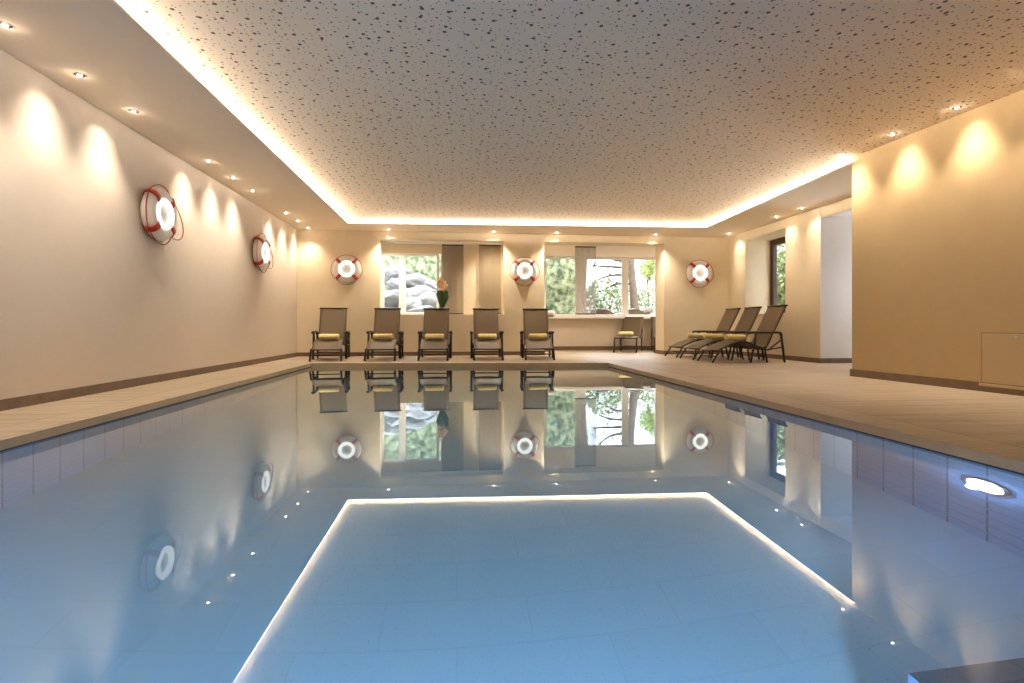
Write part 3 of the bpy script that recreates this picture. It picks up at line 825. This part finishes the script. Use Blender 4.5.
# white bowl on a dark stand on the niche sill
bx = on_y(550.8, YN - .09)
bw = thing('bowl', 'white rounded bowl on dark base at left end of niche windowsill', 'bowl', (bx, YN - .075, ZB2), 0)
MB().lathe([(.085, 0), (.095, .008), (.088, .022), (.03, .026)], 28).build('base', m_dark, bw, smooth=True)
b = MB(); b.lathe([(.035, .024), (.07, .035), (.105, .07), (.112, .10), (.10, .125), (.06, .145), (.012, .152), (.001, .152)], 28); b.build('body', m_pot, bw, smooth=True)
for v in bw.children: v.scale = (.9, .62, .95)

# ------------------------------------------------------------------ garden outside
def boulder(label, px, py, Y, sx, sy, sz, seed, sink=0):
    bm = bmesh.new(); bmesh.ops.create_icosphere(bm, subdivisions=4, radius=1)
    for v in bm.verts:
        p = v.co.copy(); q = p * 1.15 + Vector((seed * 3.1, seed * 1.7, seed))
        d_ = .30 * noise.noise(q) + .16 * noise.noise(q * 2.6) + .06 * noise.noise(q * 6)
        # facet a little by flattening along a few random directions
        v.co = p * (1 + d_)
    rr = random.Random(seed)
    for _ in range(7):
        n = Vector((rr.uniform(-1, 1), rr.uniform(-1, 1), rr.uniform(-1, 1))).normalized(); h = rr.uniform(.68, .9)
        for v in bm.verts:
            t = v.co.dot(n)
            if t > h: v.co -= n * (t - h) * .9
    for v in bm.verts: v.co = Vector((v.co.x * sx, v.co.y * sy, v.co.z * sz))
    me = bpy.data.meshes.new('boulder'); bm.to_mesh(me); bm.free(); me.materials.append(m_rock)
    for p_ in me.polygons: p_.use_smooth = True
    o = bpy.data.objects.new('boulder', me); COL.objects.link(o)
    o.location = (on_y(px, Y), Y, z_at(px, py, Y)); o.rotation_euler = (rr.uniform(-.3, .3), rr.uniform(-.4, .4), rr.uniform(0, 3))
    tag(o, label, 'boulder', 'boulders in the rockery outside the first window'); return o
GZ = .62
# sloping garden ground
b = MB(); vs = []; fs = []; nx_, ny_ = 26, 16
for j in range(ny_ + 1):
    for i in range(nx_ + 1):
        X = -7 + 22 * i / nx_; Y = 12.52 + 15 * j / ny_
        z = .45 + .10 * noise.noise(Vector((X * .7, Y * .7, 0))) + (max(0, min(1, (1.6 - X) / 1.5)) * min(1.0, (Y - 12.5) * .5))
        vs.append((X, Y, z))
fs = [(j * (nx_ + 1) + i, j * (nx_ + 1) + i + 1, (j + 1) * (nx_ + 1) + i + 1, (j + 1) * (nx_ + 1) + i) for j in range(ny_) for i in range(nx_)]
b.add(vs, fs); struct(b.build('ground_garden', m_soil, smooth=True), 'garden ground rising to the hedge outside the windows', 'ground')
b = MB(); b.add([(-7, 10.8, .35), (1.2, 10.8, .35), (1.2, 12.6, .40), (-7, 12.6, .40)], [(0, 1, 2, 3)]); b.add([(6.4, 7.8, .3), (15, 7.8, .3), (15, 12.6, .4), (6.4, 12.6, .4)], [(0, 1, 2, 3)])
struct(b.build('ground_bed', m_soil), 'strip of garden soil along the house wall', 'ground')

R_ = [('long pale boulder lying slantwise behind the left pane', 392, 299, 12.4, .40, .5, .20, 11), ('low boulder at the foot of the left pane', 388, 315, 12.0, .42, .4, .16, 12),
      ('grey boulder high behind the left pane under the hedge', 394, 276, 13.6, .42, .5, .22, 13), ('brown grey boulder in the middle of the left pane', 396, 287, 13.0, .26, .4, .18, 14),
      ('broad pale boulder on top of the pile in the right pane', 414, 283, 13.4, .34, .5, .20, 15), ('dark shadowed boulder in the centre of the right pane', 418, 294, 12.8, .34, .45, .19, 16),
      ('white boulder low in the right pane beside the mullion', 411, 307, 12.1, .30, .4, .24, 17), ('large pale boulder low in the right pane beside the orchid', 430, 304, 12.4, .30, .4, .28, 18),
      ('small boulder at the right end of the pile behind the orchid', 432, 287, 13.3, .24, .4, .16, 19), ('boulder between the white one and the orchid at the pane foot', 421, 313, 11.8, .26, .35, .17, 20)]
for r_ in R_: boulder(*r_)

def leaves(b, centre_fn, n, size, rnd, elong=1.6):
    for _ in range(n):
        p, up = centre_fn()
        s = size * rnd.uniform(.6, 1.4)
        d1 = Vector((rnd.uniform(-1, 1), rnd.uniform(-1, 1), rnd.uniform(-.6, 1) + up)).normalized()
        d2 = d1.cross(Vector((rnd.uniform(-1, 1), rnd.uniform(-1, 1), rnd.uniform(-1, 1)))).normalized()
        a = d1 * s * elong; c = d2 * s * .5
        p = Vector(p)
        b.add([p - a * .5, p + c * .6, p + a * .5, p - c * .6], [(0, 1, 2, 3)])
def hedge(name, label, x0, x1, y0, y1, z0, z1, n, size, seed, mat, cat='hedge'):
    rnd = random.Random(seed)
    root = thing(name, label, cat, ((x0 + x1) / 2, (y0 + y1) / 2, z0))
    cx, cy = (x0 + x1) / 2, (y0 + y1) / 2
    def fn():
        xx = rnd.uniform(x0, x1); zz = rnd.uniform(z0, z1)
        col = math.sin(xx * 5.0 + seed) * .10 + .12 * noise.noise(Vector((xx * 2, zz * 1.2, seed)))
        yy = y0 + .12 + col + rnd.uniform(-.10, .18)
        return (xx - cx, yy - cy, zz - z0), 1.2
    b = MB(); leaves(b, fn, n, size, rnd, 2.0)
    b.build('foliage', mat, root)
    k = MB(); nx, nz = 30, 20; vs = []
    for i in range(nx + 1):
        for j in range(nz + 1):
            xx = x0 + (x1 - x0) * i / nx; zz = z0 + (z1 - z0) * j / nz
            vs.append((xx - cx, y0 + .28 + math.sin(xx * 5.0 + seed) * .1 + .12 * noise.noise(Vector((xx * 2, zz * 1.2, seed))) - cy, zz - z0))
    k.add(vs, [(i * (nz + 1) + j, (i + 1) * (nz + 1) + j, (i + 1) * (nz + 1) + j + 1, i * (nz + 1) + j + 1) for i in range(nx) for j in range(nz)])
    o = k.build('hedge_core', mat, root); md = o.modifiers.new('t', 'SOLIDIFY'); md.thickness = -.5
    return root
hedge('conifer_hedge', 'tall green conifer hedge behind the rocks outside the first window', -4.2, .9, 15.0, 15.8, 1.0, 4.4, 8000, .13, 5, m_hedge)
hedge('conifer_hedge', 'tall green conifer hedge filling the left pane of the niche window', 1.3, on_y(577, 14.4), 14.4, 15.1, .5, 4.2, 6000, .12, 8, m_hedge)

def bush(name, label, c, r, n, size, seed, mat, cat='bush', stems=5):
    rnd = random.Random(seed); root = thing(name, label, cat, (c[0], c[1], c[2] - r[2]))
    def fn():
        while True:
            p = Vector((rnd.uniform(-1, 1), rnd.uniform(-1, 1), rnd.uniform(-1, 1)))
            if .25 < p.length < 1: break
        p *= (1 + .3 * noise.noise(p * 2 + Vector((seed, 0, 0))))
        return (p.x * r[0], p.y * r[1], p.z * r[2] + r[2]), .3
    b = MB(); leaves(b, fn, n, size, rnd, 1.5); b.build('foliage', mat, root)
    s = MB()
    for k in range(stems):
        a = rnd.uniform(0, 2 * PI); q = rnd.uniform(.3, .8)
        s.tube([(0, 0, -.1), (q * r[0] * .4 * math.cos(a), q * r[1] * .4 * math.sin(a), r[2] * .8), (q * r[0] * math.cos(a), q * r[1] * math.sin(a), r[2] * 1.6)], [.02, .014, .006], 5)
    s.build('stems', m_twig, root); return root
def P(px, py, Y): return (on_y(px, Y), Y, z_at(px, py, Y))
bush('bush', 'pale twiggy bush low in the middle pane of the niche window', P(606, 302, 15.6), (.95, .7, .75), 3200, .07, 21, m_bush)
bush('bush', 'leafy pale green bush low in the right pane of the niche window', P(648, 300, 15.9), (.62, .6, .50), 1500, .06, 22, m_bush)
bush('bush', 'green shrub outside the brown framed window', (7.35, 10.75, 1.25), (.75, 1.35, 1.15), 9000, .085, 23, m_bush)
bush('bush', 'added unseen shrub blocking daylight outside the brown framed window', (7.75, 8.45, 1.55), (.72, .55, 1.45), 7000, .11, 24, m_hedge)  # unseen shrub added to keep daylight off the window recess
# bare tree, its branches cross the middle pane
def tree(label, base, top, r0, br, leavespec, seed, cat='tree'):
    rnd = random.Random(seed); root = thing('garden_tree', label, cat, base)
    B = Vector(base); Tp = Vector(top) - B
    pts = [(Tp * t) + Vector((.05 * math.sin(t * 7), 0, 0)) for t in [i / 8 for i in range(9)]]
    MB().tube(pts, [r0 * (1 - .45 * i / 8) for i in range(9)], 10).build('trunk', m_bark, root, smooth=True)
    for (p, q) in br:
        p = Vector(p) - B; q = Vector(q) - B; mid = (p + q) / 2 + Vector((rnd.uniform(-.1, .1), 0, rnd.uniform(-.12, .12)))
        path = smooth_path([tuple(p), tuple(mid), tuple(q)], 5); n = len(path)
        b = MB(); b.tube(path, [.05 * (1 - .75 * i / n) for i in range(n)], 6)
        for _ in range(4):
            i0 = rnd.randrange(2, n - 1); s0 = Vector(path[i0]); s1 = s0 + Vector((rnd.uniform(-.5, .5), rnd.uniform(-.3, .3), rnd.uniform(-.1, .45)))
            b.tube([tuple(s0), tuple((s0 + s1) / 2 + Vector((0, 0, .03))), tuple(s1)], [.018, .013, .008], 5)
        b.build('branch', m_twig, root, smooth=True)
    if leavespec:
        b = MB()
        for (c, rad, n, sz) in leavespec:
            c = Vector(c) - B
            def fn():
                while True:
                    p = Vector((rnd.uniform(-1, 1), rnd.uniform(-1, 1), rnd.uniform(-1, 1)))
                    if p.length < 1: break
                return (c.x + p.x * rad[0], c.y + p.y * rad[1], c.z + p.z * rad[2]), .2
            leaves(b, fn, n, sz, rnd, 1.5)
        b.build('foliage', m_tree if leavespec[0][2] > 300 else m_bush, root)
    return root
YTr = 15.2
tb = P(633, 318, YTr); tt = P(632, 215, YTr)
tree('tree with thick mottled trunk seen in the right pane of the niche window', (tb[0], tb[1], .3), tt, .15,
     [(P(631, 262, YTr), P(598, 250, YTr)), (P(631, 275, YTr), P(597, 280, YTr + .2)), (P(632, 268, YTr), P(592, 266, YTr + .4)), (P(630, 284, YTr), P(599, 292, YTr)), (P(632, 255, YTr), P(606, 240, YTr))],
     [(P(606, 265, YTr + .5), (.16, .2, .20), 90, .05), (P(600, 258, YTr + .5), (.25, .2, .14), 60, .045), (P(616, 255, YTr + .5), (.3, .2, .14), 60, .045)], 31)
tb = P(648, 318, 18); tt = P(649, 262, 18)
tree('small yellow green tree at the top right of the niche window', (tb[0], tb[1], .3), tt, .05, [(P(648, 280, 18), P(654, 262, 18))],
     [(P(649, 268, 18), (.36, .4, .48), 1500, .06), (P(655, 262, 18), (.3, .4, .45), 700, .06)], 33)
# white garden railing behind the right pane
root = thing('garden_railing', 'white painted garden railing behind the tree in the right pane', 'railing', (on_y(650, 17), 17, .4))
b = MB(); b.box(-1.2, 1.6, -.03, .03, z_at(650, 292, 17) - .4, z_at(650, 289, 17) - .4); b.build('top_rail', m_winframe, root)
b = MB(); b.box(-1.2, 1.6, -.02, .02, z_at(650, 287.4, 17) - .4, z_at(650, 286.6, 17) - .4); b.build('upper_rail', m_winframe, root)
for xx in (-1.1, .1, 1.4): MB().box(xx - .03, xx + .03, -.03, .03, 0, z_at(650, 286, 17) - .4).build('post', m_winframe, root)
# dark low rocks at the foot of the niche window
for k, (px, py, w, lb) in enumerate(((603, 313, .35, 'dark low rock outside the foot of the middle niche pane'), (634, 312, .28, 'dark low rock at the foot of the thick tree trunk'), (646, 312, .22, 'dark low rock outside the foot of the right niche pane'))):
    o = boulder(lb, px, py, 13.4, w, .25, .10, 41 + k); o['group'] = 'dark rocks outside the niche window'
    o.data.materials[0] = m_base

# ------------------------------------------------------------------ light
w = bpy.data.worlds.new('overcast_sky'); scn.world = w; w.use_nodes = True
bg = w.node_tree.nodes['Background']; bg.inputs['Color'].default_value = (.86, .92, 1, 1); bg.inputs['Strength'].default_value = 1.2
def portal(name, loc, rot, sx, sy):
    o = area(name, loc, rot, sx, sy, 1, (1, 1, 1)); o.data.cycles.is_portal = True; return o
portal('sky_portal', ((G2L + G2R) / 2, YN + .25, (ZB2 + ZT) / 2), (-PI / 2, 0, 0), G2R - G2L, ZT - ZB2)
portal('sky_portal', ((W1L + G1R) / 2, Y1 + .1, (ZSILL + G1T) / 2), (-PI / 2, 0, 0), G1R - W1L, G1T - ZSILL)
portal('sky_portal', (XR + .65, (R0 + R1) / 2, (RZ0 + RZ1) / 2), (0, PI / 2, 0), RZ1 - RZ0, R1 - R0)
sd_ = bpy.data.lights.new('hazy_sun', 'SUN'); sd_.energy = .25; sd_.color = (.66, .80, 1); sd_.angle = math.radians(30)
so_ = bpy.data.objects.new('hazy_sun', sd_); COL.objects.link(so_); so_.location = (2, 20, 14)
so_.rotation_euler = Vector((-.36, -.80, -.48)).to_track_quat('-Z', 'Y').to_euler()
# daylight of the garden door in the side passage
area('door_daylight', (CX + .35, (D0 + D1) / 2, 1.1), (0, PI / 2, 0), 2.1, D1 - D0, 17, (1.0, .94, .92), math.radians(110)).rotation_euler = Vector((-1, -.62, .02)).to_track_quat('-Z', 'Y').to_euler()

# ------------------------------------------------------------------ render look
vs_ = scn.view_settings
scn.display_settings.display_device = 'sRGB'
vs_.view_transform = 'Standard'; vs_.look = 'None'; vs_.exposure = 2.53; vs_.gamma = 1.0; vs_.use_curve_mapping = False
cy = scn.cycles
cy.use_denoising = True
cy.max_bounces = 12; cy.diffuse_bounces = 6; cy.glossy_bounces = 4; cy.transmission_bounces = 6; cy.transparent_max_bounces = 12
cy.caustics_reflective = False; cy.caustics_refractive = True
cy.sample_clamp_indirect = 4.0
cy.blur_glossy = .3
